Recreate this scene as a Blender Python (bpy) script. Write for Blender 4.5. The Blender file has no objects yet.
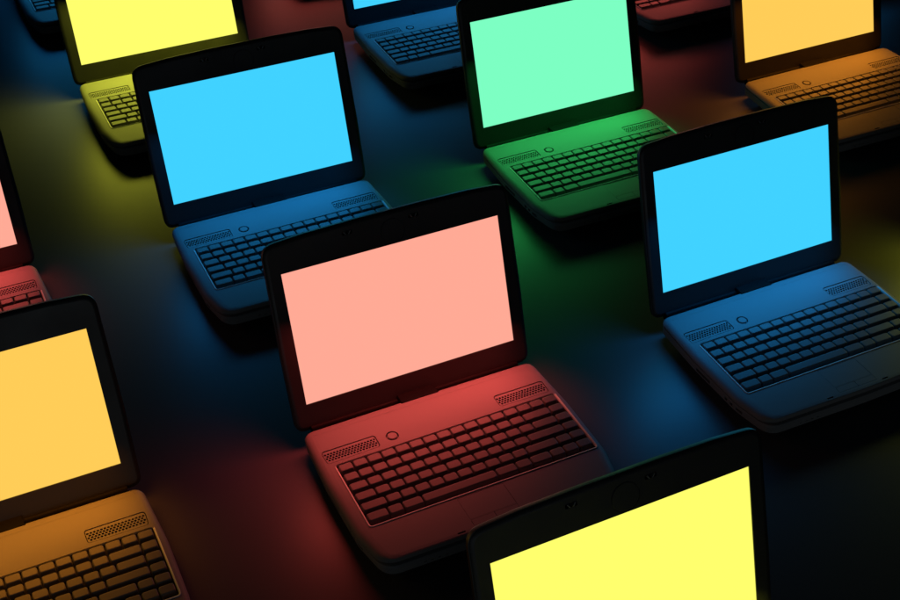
import bpy, bmesh, math
from mathutils import Vector, Matrix

scene = bpy.context.scene
col = scene.collection
FLOOR = -0.040          # deck of a laptop is local z = 0 while modelling; the table lies 4 cm below
TILT = 0.3198           # lean of the lid
ST, CT = math.sin(TILT), math.cos(TILT)
TH = 0.4503             # heading shared by every laptop

# ------------------------------------------------------------------ materials
def nodes_of(m):
    m.use_nodes = True
    return m.node_tree.nodes, m.node_tree.links

def plastic(name, rgb, rough, spec=0.5, grain=0.0, grain_scale=900.0, wear=0.04, wear_scale=14.0, rwear=0.06, metal=0.0):
    m = bpy.data.materials.new(name)
    n, l = nodes_of(m)
    b = n['Principled BSDF']
    b.inputs['Specular IOR Level'].default_value = spec
    b.inputs['Metallic'].default_value = metal
    tc = n.new('ShaderNodeTexCoord')
    big = n.new('ShaderNodeTexNoise'); big.inputs['Scale'].default_value = wear_scale
    big.inputs['Detail'].default_value = 6.0
    l.new(tc.outputs['Object'], big.inputs['Vector'])
    mix = n.new('ShaderNodeMix'); mix.data_type = 'RGBA'
    mix.inputs[6].default_value = (*[c * (1 - wear) for c in rgb], 1)
    mix.inputs[7].default_value = (*[min(1, c * (1 + wear)) for c in rgb], 1)
    l.new(big.outputs['Fac'], mix.inputs[0])
    l.new(mix.outputs[2], b.inputs['Base Color'])
    mr = n.new('ShaderNodeMapRange')
    mr.inputs[1].default_value = 0.3; mr.inputs[2].default_value = 0.7
    mr.inputs[3].default_value = max(0.02, rough - rwear); mr.inputs[4].default_value = rough + rwear
    l.new(big.outputs['Fac'], mr.inputs[0]); l.new(mr.outputs[0], b.inputs['Roughness'])
    if grain:
        g = n.new('ShaderNodeTexNoise'); g.inputs['Scale'].default_value = grain_scale
        g.inputs['Detail'].default_value = 2.0
        l.new(tc.outputs['Object'], g.inputs['Vector'])
        bu = n.new('ShaderNodeBump'); bu.inputs['Strength'].default_value = grain
        bu.inputs['Distance'].default_value = 0.0004
        l.new(g.outputs['Fac'], bu.inputs['Height']); l.new(bu.outputs['Normal'], b.inputs['Normal'])
    return m

def glow(name, rgb):
    m = bpy.data.materials.new(name)
    n, l = nodes_of(m)
    for x in list(n): n.remove(x)
    e = n.new('ShaderNodeEmission'); o = n.new('ShaderNodeOutputMaterial')
    e.inputs['Color'].default_value = (*rgb, 1); e.inputs['Strength'].default_value = 1.0
    l.new(e.outputs[0], o.inputs['Surface'])
    return m

M_DECK = plastic('deck_plastic', (0.16, 0.16, 0.16), 0.52, 0.14, 0.06, rwear=0.03)
M_SHELL = plastic('shell_plastic', (0.17, 0.17, 0.17), 0.5, 0.2, 0.06)
M_KEY = plastic('key_plastic', (0.105, 0.105, 0.105), 0.48, 0.2, 0.06)
M_WELL = plastic('well_plastic', (0.010, 0.010, 0.010), 0.6, 0.1)
M_BEZEL = plastic('bezel_plastic', (0.013, 0.013, 0.013), 0.45, 0.45, 0.05)
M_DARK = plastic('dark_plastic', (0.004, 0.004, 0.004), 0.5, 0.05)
M_GRILLE = plastic('grille_plastic', (0.16, 0.16, 0.16), 0.52, 0.14)
M_RIM = plastic('rim_highlight', (0.50, 0.50, 0.50), 0.35, 0.4)  # much paler than the deck: the bright glint along the rim is painted in
M_RUBBER = plastic('foot_rubber', (0.02, 0.02, 0.02), 0.8, 0.2)
M_HOOK = plastic('hook_metal', (0.12, 0.12, 0.115), 0.35, 0.6)
M_FLOOR = plastic('table_lacquer', (0.060, 0.060, 0.060), 0.38, 0.25, 0.0, wear=0.04, wear_scale=3.0, rwear=0.004)

# what a screen shows, and the purer colour an added lamp before it throws on the deck and table
SHOW = {
    'pink':   (1.03, 0.402, 0.305),
    'cyan':   (0.053, 0.645, 1.03),
    'yellow': (1.03, 1.03, 0.156),
    'orange': (1.03, 0.610, 0.098),
    'green':  (0.205, 1.03, 0.546),
}
CAST = {         # colour, watts
    'pink':   ((1.00, 0.085, 0.070), 0.580),
    'cyan':   ((0.015, 0.340, 1.00), 0.330),
    'yellow': ((0.97, 1.00, 0.070), 0.920),
    'orange': ((1.00, 0.290, 0.020), 0.480),
    'green':  ((0.040, 1.00, 0.170), 0.440),
}
GLOW = {k: glow('screen_' + k, v) for k, v in SHOW.items()}

# ------------------------------------------------------------------ outline helpers
def fillet(pts, n=8):
    """closed polygon [(x, y, radius)] -> list of points with rounded corners"""
    out = []
    k = len(pts)
    for i in range(k):
        p = Vector(pts[i][:2]); r = pts[i][2]
        a = Vector(pts[i - 1][:2]); b = Vector(pts[(i + 1) % k][:2])
        if r <= 0:
            out.append(p); continue
        d1 = (a - p); d2 = (b - p)
        l1, l2 = d1.length, d2.length
        d1.normalize(); d2.normalize()
        ang = d1.angle(d2)
        t = min(r / math.tan(ang / 2), l1 * 0.49, l2 * 0.49)
        s, e = p + d1 * t, p + d2 * t
        for q in range(n + 1):
            f = q / n
            # quadratic blend that is close to an arc
            out.append(s * (1 - f) ** 2 + p * (2 * f * (1 - f)) * 1.0 + e * f * f)
    return out

def inset(poly, d):
    out = []
    k = len(poly)
    for i in range(k):
        a, p, b = poly[i - 1], poly[i], poly[(i + 1) % k]
        e1 = (p - a); e2 = (b - p)
        if e1.length < 1e-9: e1 = e2
        if e2.length < 1e-9: e2 = e1
        n1 = Vector((-e1.y, e1.x)).normalized(); n2 = Vector((-e2.y, e2.x)).normalized()
        m = (n1 + n2)
        m = m / max(m.length_squared, 1e-9) * 2
        out.append(p + m * d)
    return out

def rrect(x0, y0, x1, y1, r, n=5):
    return fillet([(x0, y0, r), (x1, y0, r), (x1, y1, r), (x0, y1, r)], n)

def loft(bm, rings, place, cap0=True, cap1=True):
    """rings: [(poly2d, z)] all with the same count; place(x, y, z) -> Vector. Poly CCW, first ring on top."""
    vr = [[bm.verts.new(place(p.x, p.y, z)) for p in poly] for poly, z in rings]
    k = len(vr[0])
    for a, b in zip(vr, vr[1:]):
        for i in range(k):
            j = (i + 1) % k
            bm.faces.new((a[i], b[i], b[j], a[j]))
    if cap0: bm.faces.new(vr[0])
    if cap1: bm.faces.new(list(reversed(vr[-1])))
    return vr

flat = lambda x, y, z: Vector((x, y, z - FLOOR))
def onlid(u, v, w):      # w > 0 comes out of the screen towards the user
    return Vector((u, v * ST - w * CT, v * CT + w * ST - FLOOR))

def mesh_from(bm, name, mat, smooth=35):
    bmesh.ops.recalc_face_normals(bm, faces=bm.faces)
    me = bpy.data.meshes.new(name)
    bm.to_mesh(me); bm.free()
    finish(me, mat, smooth)
    return me

def finish(me, mat, smooth=35):
    me.materials.clear()
    me.materials.append(mat)
    me.polygons.foreach_set('material_index', [0] * len(me.polygons))
    if smooth:
        me.polygons.foreach_set('use_smooth', [True] * len(me.polygons))
        me.set_sharp_from_angle(angle=math.radians(smooth))
        me.polygons.foreach_set('use_smooth', [len(p.vertices) < 5 or p.area < 1e-5 for p in me.polygons])
    me.update()

def put(name, me, parent=None, loc=(0, 0, 0)):
    o = bpy.data.objects.new(name, me)
    o.location = loc
    o.parent = parent
    col.objects.link(o)
    return o

def carve(me, cutters, mat, smooth=35):
    """boolean difference, evaluated without operators"""
    o = bpy.data.objects.new('tmp_solid', me); col.objects.link(o)
    bmc = bmesh.new()
    for c in cutters:
        bmc.from_mesh(c)
    cm = bpy.data.meshes.new('tmp_cut'); bmc.to_mesh(cm); bmc.free()
    c = bpy.data.objects.new('tmp_cut', cm); col.objects.link(c)
    md = o.modifiers.new('cut', 'BOOLEAN'); md.operation = 'DIFFERENCE'; md.solver = 'EXACT'; md.object = c
    md.use_self = True
    dg = bpy.context.evaluated_depsgraph_get(); dg.update()
    res = bpy.data.meshes.new_from_object(o.evaluated_get(dg))
    bpy.data.objects.remove(o); bpy.data.objects.remove(c)
    for x in cutters: bpy.data.meshes.remove(x)
    bpy.data.meshes.remove(cm)
    finish(res, mat, smooth)
    return res

def prism(poly, z0, z1, place=flat):
    bm = bmesh.new()
    loft(bm, [(poly, z1), (poly, z0)], place)
    bmesh.ops.recalc_face_normals(bm, faces=bm.faces)
    me = bpy.data.meshes.new('tmp'); bm.to_mesh(me); bm.free()
    return me

def ring_prism(cx, cy, r0, r1, z0, z1, place=flat, n=40):
    bm = bmesh.new()
    vs = []
    for i in range(n):
        a = 2 * math.pi * i / n
        vs.append([bm.verts.new(place(cx + r * math.cos(a), cy + r * math.sin(a), z))
                   for r, z in ((r0, z1), (r1, z1), (r1, z0), (r0, z0))])
    for i in range(n):
        a, b = vs[i], vs[(i + 1) % n]
        for k in range(4):
            bm.faces.new((a[k], b[k], b[(k + 1) % 4], a[(k + 1) % 4]))
    bmesh.ops.recalc_face_normals(bm, faces=bm.faces)
    me = bpy.data.meshes.new('tmp'); bm.to_mesh(me); bm.free()
    return me

# ------------------------------------------------------------------ one laptop
HX = 0.005               # the key block sits a little right of the middle
KX0, KX1, KY0, KY1 = -0.1650, 0.1765, -0.2201, -0.0958

def make_base(root):
    half = [(0.1745, -0.2855, 0.030), (0.1868, -0.225, 0.09), (0.1885, -0.12, 0.3), (0.1830, -0.0150, 0.018)]
    pts = [(0, -0.2885, 0.0)] + half + [(0, -0.0140, 0.0)] + [(-x, y, r) for x, y, r in reversed(half)]
    out = fillet(pts, 9)
    def front(poly, dy):           # pull the front edge
        res = []
        for p in poly:
            f = max(0.0, min(1.0, (-0.255 - p.y) / 0.025))
            res.append(Vector((p.x, p.y + dy * f)))
        return res
    # side inset, height, front inset
    R = [(0.0150, 0.0, 0.0048), (0.0100, -0.0003, 0.0030), (0.0060, -0.0010, 0.0022), (0.0028, -0.0028, 0.0018),
         (0.0008, -0.0056, 0.0019), (0.0, -0.0080, 0.0022), (0.0004, -0.0092, 0.0036), (0.0026, -0.0096, 0.0060), (0.0026, -0.0106, 0.0040),
         (0.0006, -0.0112, -0.0006), (0.0004, -0.0140, -0.0030), (0.0020, -0.0250, -0.0020), (0.0060, -0.0288, 0.0020), (0.012, -0.0300, 0.010)]
    bm = bmesh.new()
    loft(bm, [(front(inset(out, d), fi - d), z) for d, z, fi in R[:8]] + [(front(inset(out, 0.0045), 0.0055 - 0.0045), -0.0102)], flat)
    me = mesh_from(bm, 'base', M_DECK, 30)
    sb = bmesh.new()
    loft(sb, [(front(inset(out, d), fi - d), z) for d, z, fi in R[8:]], flat)
    shell = mesh_from(sb, 'shell', M_SHELL, 30)
    cuts = [prism(rrect(KX0, KY0, KX1, KY1, 0.005), -0.0075, 0.01)]
    for s in (1, -1):
        g = grille_outline(s)
        cuts.append(prism(g, -0.006, 0.01))
    cuts.append(ring_prism(-0.071, -0.0765, 0.0068, 0.0092, -0.0050, 0.01))
    cuts.append(prism(rrect(-0.0320, -0.0208, 0.0285, 0.02, 0.0012), -0.02, 0.01))
    # touch pad and its two buttons sit in shallow wells
    cuts.append(prism(rrect(-0.0425, -0.2650, 0.0265, -0.2245, 0.002), -0.0022, 0.01))
    cuts.append(prism(rrect(-0.0425, -0.2775, 0.0265, -0.2662, 0.002), -0.0022, 0.01))
    # receivers for the lid latches
    for x in (-0.0625, 0.0385):
        cuts.append(prism(rrect(x - 0.0055, -0.2815, x + 0.0055, -0.2790, 0.0006, 2), -0.006, 0.01))
    sockets = []
    # sockets on the left flank
    for y0, y1, z0, z1 in ((-0.236, -0.223, -0.0215, -0.0165), (-0.216, -0.210, -0.022, -0.0165),
                           (-0.203, -0.197, -0.022, -0.0165), (-0.16, -0.125, -0.0225, -0.0165)):
        sockets.append(prism(rrect(-0.20, y0, -0.178, y1, 0.0008, 2), z0, z1))
    # small marks on the front edge
    for x in (-0.118, -0.108, -0.098, -0.088):
        sockets.append(prism(rrect(x - 0.002, -0.30, x + 0.002, -0.286, 0.0005, 2), -0.0205, -0.0188))
    me = carve(me, cuts, M_DECK, 30)
    me.name = 'base'
    b = put('base', me, root)
    shell = carve(shell, sockets, M_SHELL, 30)
    shell.name = 'bottom_shell'
    put('bottom_shell', shell, b)

def grille_outline(s, d=0.0):
    pts = [(-0.1735, -0.0905, 0.005), (-0.0935, -0.0888, 0.005), (-0.0932, -0.0645, 0.005), (-0.1745, -0.0645, 0.006)]
    if s < 0:
        pts = [(-x, y, r) for x, y, r in reversed(pts)]
    p = fillet(pts, 5)
    return inset(p, d) if d else p

def make_grille(s, root):
    """perforated plate: a sheet of little cells each with an eight-sided hole that has walls"""
    bm = bmesh.new()
    pl = grille_outline(s, 0.0012)
    def inside(x, y, m):
        k = len(pl)
        for i in range(k):
            a, b = pl[i], pl[(i + 1) % k]
            e = b - a
            if e.length < 1e-9: continue
            nrm = Vector((-e.y, e.x)).normalized()
            if (Vector((x, y)) - a).dot(nrm) < m: return False
        return True
    px, py, r = 0.0046, 0.0040, 0.00180
    zt, zb = -0.0007, -0.0030
    holes = []
    y = -0.0876
    row = 0
    while y < -0.066:
        x = -0.175 + (px / 2 if row % 2 else 0)
        while x < -0.092:
            X = x if s > 0 else -x
            if inside(X, y, r + 0.0004): holes.append((X, y))
            x += px
        y += py; row += 1
    # plate with the holes: fill outer loop plus hole loops
    edges = []
    ov = [bm.verts.new(flat(p.x, p.y, zt)) for p in pl]
    for i in range(len(ov)): edges.append(bm.edges.new((ov[i], ov[(i + 1) % len(ov)])))
    loops = []
    for X, Y in holes:
        hv = [bm.verts.new(flat(X + r * math.cos(a), Y + r * math.sin(a), zt)) for a in
              [2 * math.pi * (q + .5) / 8 for q in range(8)]]
        loops.append(hv)
        for i in range(8): edges.append(bm.edges.new((hv[i], hv[(i + 1) % 8])))
    bmesh.ops.triangle_fill(bm, edges=edges, use_beauty=True, use_dissolve=False, normal=(0, 0, 1))
    # drop anything that filled a hole
    for hv in loops:
        hs = set(hv)
        for f in [f for f in bm.faces if all(v in hs for v in f.verts)]:
            bm.faces.remove(f)
    for f in bm.faces:
        if f.normal.z < 0: f.normal_flip()
    for hv in loops:
        lo = [bm.verts.new(v.co + Vector((0, 0, zb - zt))) for v in hv]
        for i in range(8):
            j = (i + 1) % 8
            bm.faces.new((hv[i], hv[j], lo[j], lo[i]))
    me = bpy.data.meshes.new('speaker_grille')
    bm.to_mesh(me); bm.free()
    finish(me, M_GRILLE, 0)
    g = put('speaker_grille', me, root)
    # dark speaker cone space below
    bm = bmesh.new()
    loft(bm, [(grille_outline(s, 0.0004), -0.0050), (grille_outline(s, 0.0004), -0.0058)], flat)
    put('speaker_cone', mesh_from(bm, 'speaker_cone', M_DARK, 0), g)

KEYMESH = {}
def key_mesh(w, d):
    k = (round(w, 4), round(d, 4))
    if k not in KEYMESH:
        bm = bmesh.new()
        hw, hd = w / 2, d / 2
        rings = []
        for z, s, b, f, r in ((0.0012, 0.0022, 0.0024, 0.0054, 0.0022), (0.00095, 0.0013, 0.0014, 0.0045, 0.0026),
                              (0.0002, 0.0008, 0.0009, 0.0039, 0.0028), (-0.0060, 0.0002, 0.0003, 0.0022, 0.0012)):
            rings.append((fillet([(-hw + s, -hd + f, r), (hw - s, -hd + f, r), (hw - s, hd - b, r), (-hw + s, hd - b, r)], 3), z))
        vr = loft(bm, rings, lambda x, y, z: Vector((x, y, z)))
        KEYMESH[k] = mesh_from(bm, 'key', M_KEY, 40)
    return KEYMESH[k]

def make_keyboard(root):
    bm = bmesh.new()
    loft(bm, [(rrect(KX0 + .0003, KY0 + .0003, KX1 - .0003, KY1 - .0003, .005), -0.0060),
              (rrect(KX0 + .0003, KY0 + .0003, KX1 - .0003, KY1 - .0003, .005), -0.0070)], flat)
    kb = put('keyboard', mesh_from(bm, 'keyboard', M_WELL, 0), root)
    # bead round the well, highlight in its colour, sunk at the back to stay dark
    bm = bmesh.new()
    o = rrect(KX0 - .0011, KY0 - .0011, KX1 + .0011, KY1 + .0011, .0055)
    loft(bm, [(inset(o, -.0010), -0.0003), (inset(o, -.0008), 0.0009), (inset(o, -0.0004), 0.0011), (inset(o, 0.0014), 0.0001), (inset(o, 0.0015), -0.003)],
         lambda x, y, z: flat(x, y, z if y < KY1 - 0.004 else min(z, -0.0004)), False, False)
    put('keyboard_rim', mesh_from(bm, 'keyboard_rim', M_RIM, 60), kb)
    u = 0.0213
    x0, x1 = -0.1634, 0.1750
    rc = x1 - u
    rows = []
    rows.append((-0.1072, 0.0186, [x0 + (x1 - x0) * i / 16 for i in range(17)]))
    u = (x1 - x0) / 16
    rows.append((-0.1270, 0.0196, [x0 + u * i for i in range(14)] + [x1 - u, x1]))
    a = x0 + 0.0225 + .0035
    rows.append((-0.1468, 0.0196, [x0] + [a + u * i for i in range(13)] + [x1 - u, x1]))
    a = x0 + 0.0290
    rows.append((-0.1668, 0.0196, [x0] + [a + u * i for i in range(12)] + [x1 - u, x1]))
    a = x0 + 0.0362
    rows.append((-0.1868, 0.0196, [x0] + [a + u * i for i in range(11)] + [x1 - 2 * u, x1 - u, x1]))
    rows.append((-0.2066, 0.0196, [x0, -0.1332, -0.1120, -0.0832, 0.0270, 0.0578, 0.0805, x1 - 3 * u, x1 - 2 * u, x1 - u, x1]))
    for y, d, xs in rows:
        for p, q in zip(xs, xs[1:]):
            put('key', key_mesh(q - p - 0.0006, d - 0.0008), kb, ((p + q) / 2, y, -FLOOR))

def make_lid(root):
    half = [(0.1868, -0.0125, 0.016), (0.1882, 0.10, 0.5), (0.1862, 0.2685, 0.021)]
    arch = [(0.125, 0.2728, 0.10), (0.05, 0.2742, 0.10)]
    pts = half + arch + [(-x, y, r) for x, y, r in reversed(arch)] + [(-x, y, r) for x, y, r in reversed(half)]
    out = fillet(pts, 9)
    bm = bmesh.new()
    R = [(0.0062, 0.0014), (0.0030, 0.0009), (0.0012, -0.0005), (0.0010, -0.0012), (0.0, -0.0016), (0.0, -0.0070),
         (0.0018, -0.0105), (0.0060, -0.0125), (0.0140, -0.0135)]
    loft(bm, [(inset(out, d), w) for d, w in R], onlid)
    me = mesh_from(bm, 'lid', M_BEZEL, 30)
    W, V0, H = 0.331, 0.0273, 0.1981
    cuts = [prism(rrect(-W / 2, V0, W / 2, V0 + H, 0.0003, 2), -0.0012, 0.01, onlid)]
    # slots that hold the latch hooks
    for x in (-0.0635, 0.0365):
        cuts.append(prism(rrect(x - 0.0075, 0.2560, x + 0.0075, 0.2618, 0.0015, 3), -0.005, 0.01, onlid))
    # round camera boss outline
    cuts.append(ring_prism(0.003, 0.2445, 0.0176, 0.0184, 0.0004, 0.01, onlid, 48))
    me = carve(me, cuts, M_BEZEL, 30)
    me.name = 'lid'
    lid = put('lid', me, root)
    bm = bmesh.new()
    vs = [bm.verts.new(onlid(u, v, 0.0)) for u, v in
          ((-W / 2 + .0001, V0 + .0001), (W / 2 - .0001, V0 + .0001), (W / 2 - .0001, V0 + H - .0001), (-W / 2 + .0001, V0 + H - .0001))]
    bm.faces.new(vs)
    me = bpy.data.meshes.new('screen'); bm.to_mesh(me); bm.free()
    me.materials.append(GLOW['pink'])
    scr = put('screen', me, lid)
    scr.material_slots[0].link = 'OBJECT'
    scr.material_slots[0].material = GLOW['pink']
    for x in (-0.0635, 0.0365):
        bm = bmesh.new()
        for s in (-1, 1):
            pr = [Vector((x + s * 0.0012, 0.2567)), Vector((x + s * 0.0030, 0.2567)), Vector((x + s * 0.0058, 0.2609)), Vector((x + s * 0.0042, 0.2611))]
            if s < 0: pr.reverse()
            loft(bm, [(pr, 0.0022), (pr, -0.0045)], onlid)
        put('latch', mesh_from(bm, 'latch', M_HOOK, 0), lid)
    # camera: low boss with a small lens
    bm = bmesh.new()
    def disc(r, n=32): return [Vector((0.003 + r * math.cos(2 * math.pi * i / n), 0.2445 + r * math.sin(2 * math.pi * i / n))) for i in range(n)]
    loft(bm, [(disc(0.0168), 0.0016), (disc(0.0171), 0.0013), (disc(0.0171), 0.0006)], onlid, True, False)
    put('webcam', mesh_from(bm, 'webcam', M_BEZEL, 40), lid)

def make_small(root):
    # hinge: long barrel at the back plus the raised middle cover
    bm = bmesh.new()
    prof = [(-0.0035 + 0.0068 * math.cos(a), -0.0120 + 0.0068 * math.sin(a)) for a in [2 * math.pi * i / 20 for i in range(20)]]
    ra = [bm.verts.new(flat(-0.165, y, z)) for y, z in prof]; rb = [bm.verts.new(flat(0.165, y, z)) for y, z in prof]
    for i in range(20):
        j = (i + 1) % 20
        bm.faces.new((ra[i], ra[j], rb[j], rb[i]))
    bm.faces.new(ra); bm.faces.new(rb)
    h = put('hinge', mesh_from(bm, 'hinge', M_DARK, 40), root)
    bm = bmesh.new()
    o = rrect(-0.0312, -0.0202, 0.0277, 0.0005, 0.0016, 3)
    loft(bm, [(inset(o, .0014), -0.0004), (inset(o, .0005), -0.0008), (o, -0.0016), (o, -0.016)], flat)
    put('hinge_cover', mesh_from(bm, 'hinge_cover', M_DARK, 40), h)
    # power button
    bm = bmesh.new()
    def disc(r, n=40): return [Vector((-0.071 + r * math.cos(2 * math.pi * i / n), -0.0765 + r * math.sin(2 * math.pi * i / n))) for i in range(n)]
    loft(bm, [(disc(0.0058), 0.0006), (disc(0.0064), 0.0004), (disc(0.0067), -0.0004), (disc(0.0067), -0.0030)], flat)
    put('power_button', mesh_from(bm, 'power_button', M_DECK, 40), root)
    # touch pad and its buttons
    bm = bmesh.new()
    o = rrect(-0.0421, -0.2646, 0.0261, -0.2249, 0.0018)
    loft(bm, [(o, -0.0002), (o, -0.0021)], flat)
    put('touchpad', mesh_from(bm, 'touchpad', M_DECK, 0), root)
    for a, b in ((-0.0421, -0.0083), (-0.0077, 0.0261)):
        bm = bmesh.new()
        o = rrect(a, -0.2771, b, -0.2666, 0.0014, 3)
        loft(bm, [(o, 0.0001), (o, -0.0021)], flat)
        put('touchpad_button', mesh_from(bm, 'touchpad_button', M_DECK, 0), root)
    for x in (-0.145, 0.145):
        for y in (-0.045, -0.245):
            bm = bmesh.new()
            d = [Vector((x + 0.008 * math.cos(2 * math.pi * i / 20), y + 0.008 * math.sin(2 * math.pi * i / 20))) for i in range(20)]
            loft(bm, [(d, -0.0295), (d, -0.0385), (inset(d, .001), FLOOR)], flat)
            put('rubber_foot', mesh_from(bm, 'rubber_foot', M_RUBBER, 40), root)

proto = bpy.data.objects.new('laptop', None)
proto.empty_display_size = 0.05
col.objects.link(proto)
make_base(proto)
make_keyboard(proto)
make_grille(1, proto); make_grille(-1, proto)
make_small(proto)
make_lid(proto)

KIDS = {}
for o in col.objects:
    if o.parent: KIDS.setdefault(o.parent.name, []).append(o)

def copy_tree(o, parent=None):
    c = o.copy(); col.objects.link(c)
    if parent: c.parent = parent
    for ch in KIDS.get(o.name, []): copy_tree(ch, c)
    return c

LAMPS = {}
def screen_fill_lamp(root, name, gain=1.0):
    """added unseen strip lamp just in front of the glass, boosting the spill of one screen"""
    key = (name, gain)
    if key not in LAMPS:
        d = bpy.data.lights.new('screen_fill_lamp', 'AREA')
        d.shape = 'RECTANGLE'; d.size = 0.365; d.size_y = 0.05; d.spread = math.radians(120)
        d.color = CAST[name][0]; d.energy = CAST[name][1] * gain      # gain tunes this added lamp laptop by laptop
        LAMPS[key] = d
    o = bpy.data.objects.new('screen_fill_lamp', LAMPS[key])
    col.objects.link(o)
    o.parent = root
    # emits along local -Z: down onto the deck, leaning forward and to the left, where the pools on the table lie
    z = Vector((0.27, 0.30, 0.88)).normalized()
    x = Vector((1, 0, 0)); x = (x - z * x.dot(z)).normalized(); y = z.cross(x)
    p = onlid(0.0, 0.118, 0.040)
    o.matrix_local = Matrix(((x.x, y.x, z.x, p.x), (x.y, y.y, z.y, p.y), (x.z, y.z, z.z, p.z), (0, 0, 0, 1)))

def paint_screen(root, name):
    for lid in root.children:
        for s in lid.children:
            if s.name.split('.')[0] == 'screen':
                s.material_slots[0].material = GLOW[name]

# rows of the display: origin is the coral laptop in the middle, two steps span the grid
OX, OY = -0.0500, 1.4317
AX, AY = 0.5367, 0.2606
BX, BY = -0.2720, 0.5068
SPOTS = [
    (0, 0, 'pink', 'laptop with a coral pink screen, fully in view between the two cyan laptops'),
    (1, 0, 'cyan', 'laptop with a cyan screen at the right, its blue deck cut by the right edge'),
    (-1, 0, 'orange', 'laptop with an amber screen at the lower left, its left half cut off'),
    (0, -1, 'yellow', 'frontmost laptop, only its bright yellow screen and black bezel in view'),
    (0, 1, 'cyan', 'laptop with a whole cyan screen at the left, between coral and far yellow laptops'),
    (1, 1, 'green', 'laptop with a mint green screen and green lit keyboard, the only green one'),
    (-1, 1, 'pink', 'laptop at the left edge showing a sliver of coral screen and a red lit deck'),
    (2, 1, 'orange', 'laptop with an amber screen at the upper right, brown lit keyboard'),
    (0, 2, 'yellow', 'laptop with a yellow screen at the upper left, yellow lit deck behind the cyan laptop'),
    (1, 2, 'cyan', 'laptop with blue lit deck left of the green one, its cyan screen nearly cut off'),
    (2, 2, 'pink', 'laptop with a red lit front edge at the top, between green and amber laptops'),
    (0, 3, 'cyan', 'laptop in the top left corner, only a blue lit front corner showing'),
    (1, 3, 'pink', 'laptop just beyond the top edge, throwing red light on the table behind the cyan laptop'),
    (3, 2, 'cyan', 'laptop beyond the top right corner, throwing blue light behind the amber laptop'),
    (2, 0, 'yellow', 'laptop beyond the right edge, throwing yellow light beside the cyan laptop'),
]
for n, (i, j, colour, label) in enumerate(SPOTS):
    r = proto if n == 0 else copy_tree(proto)
    r.location = (OX + i * AX + j * BX, OY + i * AY + j * BY, 0.0)
    r.rotation_euler = (0, 0, TH)
    r['label'] = label
    r['category'] = 'laptop'
    r['group'] = 'open laptops set out in staggered rows'
    paint_screen(r, colour)
    screen_fill_lamp(r, colour, {8: 0.9, 9: 0.8, 12: 0.55, 2: 0.8, 14: 0.7}.get(n, 1.0))

# ------------------------------------------------------------------ table
bm = bmesh.new()
vs = [bm.verts.new((x, y, 0)) for x, y in ((-6, -3), (6, -3), (6, 9), (-6, 9))]
bm.faces.new(vs)
me = bpy.data.meshes.new('floor'); bm.to_mesh(me); bm.free()
me.materials.append(M_FLOOR)
fl = put('floor', me)
fl['kind'] = 'structure'

# ------------------------------------------------------------------ dim room
w = bpy.data.worlds.new('World'); scene.world = w
w.use_nodes = True
bg = w.node_tree.nodes['Background']
bg.inputs['Color'].default_value = (0.3, 0.65, 1.0, 1)
bg.inputs['Strength'].default_value = 0.004

# added faint cool fill lamp in front of the display, lifting front edges and bezels
d = bpy.data.lights.new('fill_light', 'AREA'); d.shape = 'RECTANGLE'; d.size = 4.0; d.size_y = 1.0
d.energy = 5.0; d.color = (0.80, 0.92, 1.0)
o = bpy.data.objects.new('fill_light', d); col.objects.link(o)
o.location = (1.0, -2.2, 0.58)
dirv = Vector((0.1, 2.0, 0.03)) - Vector(o.location)
o.rotation_euler = dirv.to_track_quat('-Z', 'Y').to_euler()

# ------------------------------------------------------------------ camera
F, PITCH, ROLL, CZ = 1308.5, 0.6612, 0.0018, 1.2778 - FLOOR
cp, sp = math.cos(PITCH), math.sin(PITCH)
f = Vector((0, cp, -sp)); u = Vector((0, sp, cp)); x = Vector((1, 0, 0))
cr, sr = math.cos(ROLL), math.sin(ROLL)
X = cr * x + sr * u; U = -sr * x + cr * u
cam = bpy.data.cameras.new('camera')
cam.sensor_width = 36.0; cam.lens = 36.0 * F / 900.0
cam.clip_start = 0.02; cam.clip_end = 100
co = bpy.data.objects.new('camera', cam); col.objects.link(co)
co.matrix_world = Matrix(((X.x, U.x, -f.x, 0), (X.y, U.y, -f.y, 0), (X.z, U.z, -f.z, CZ), (0, 0, 0, 1)))
scene.camera = co

# ------------------------------------------------------------------ render
scene.view_settings.view_transform = 'Standard'
scene.view_settings.look = 'None'
scene.view_settings.exposure = 0.0
scene.view_settings.gamma = 1.0
scene.render.engine = 'CYCLES'
scene.cycles.use_denoising = True
scene.cycles.max_bounces = 8
scene.cycles.diffuse_bounces = 4
scene.cycles.glossy_bounces = 4
scene.cycles.sample_clamp_indirect = 4.0
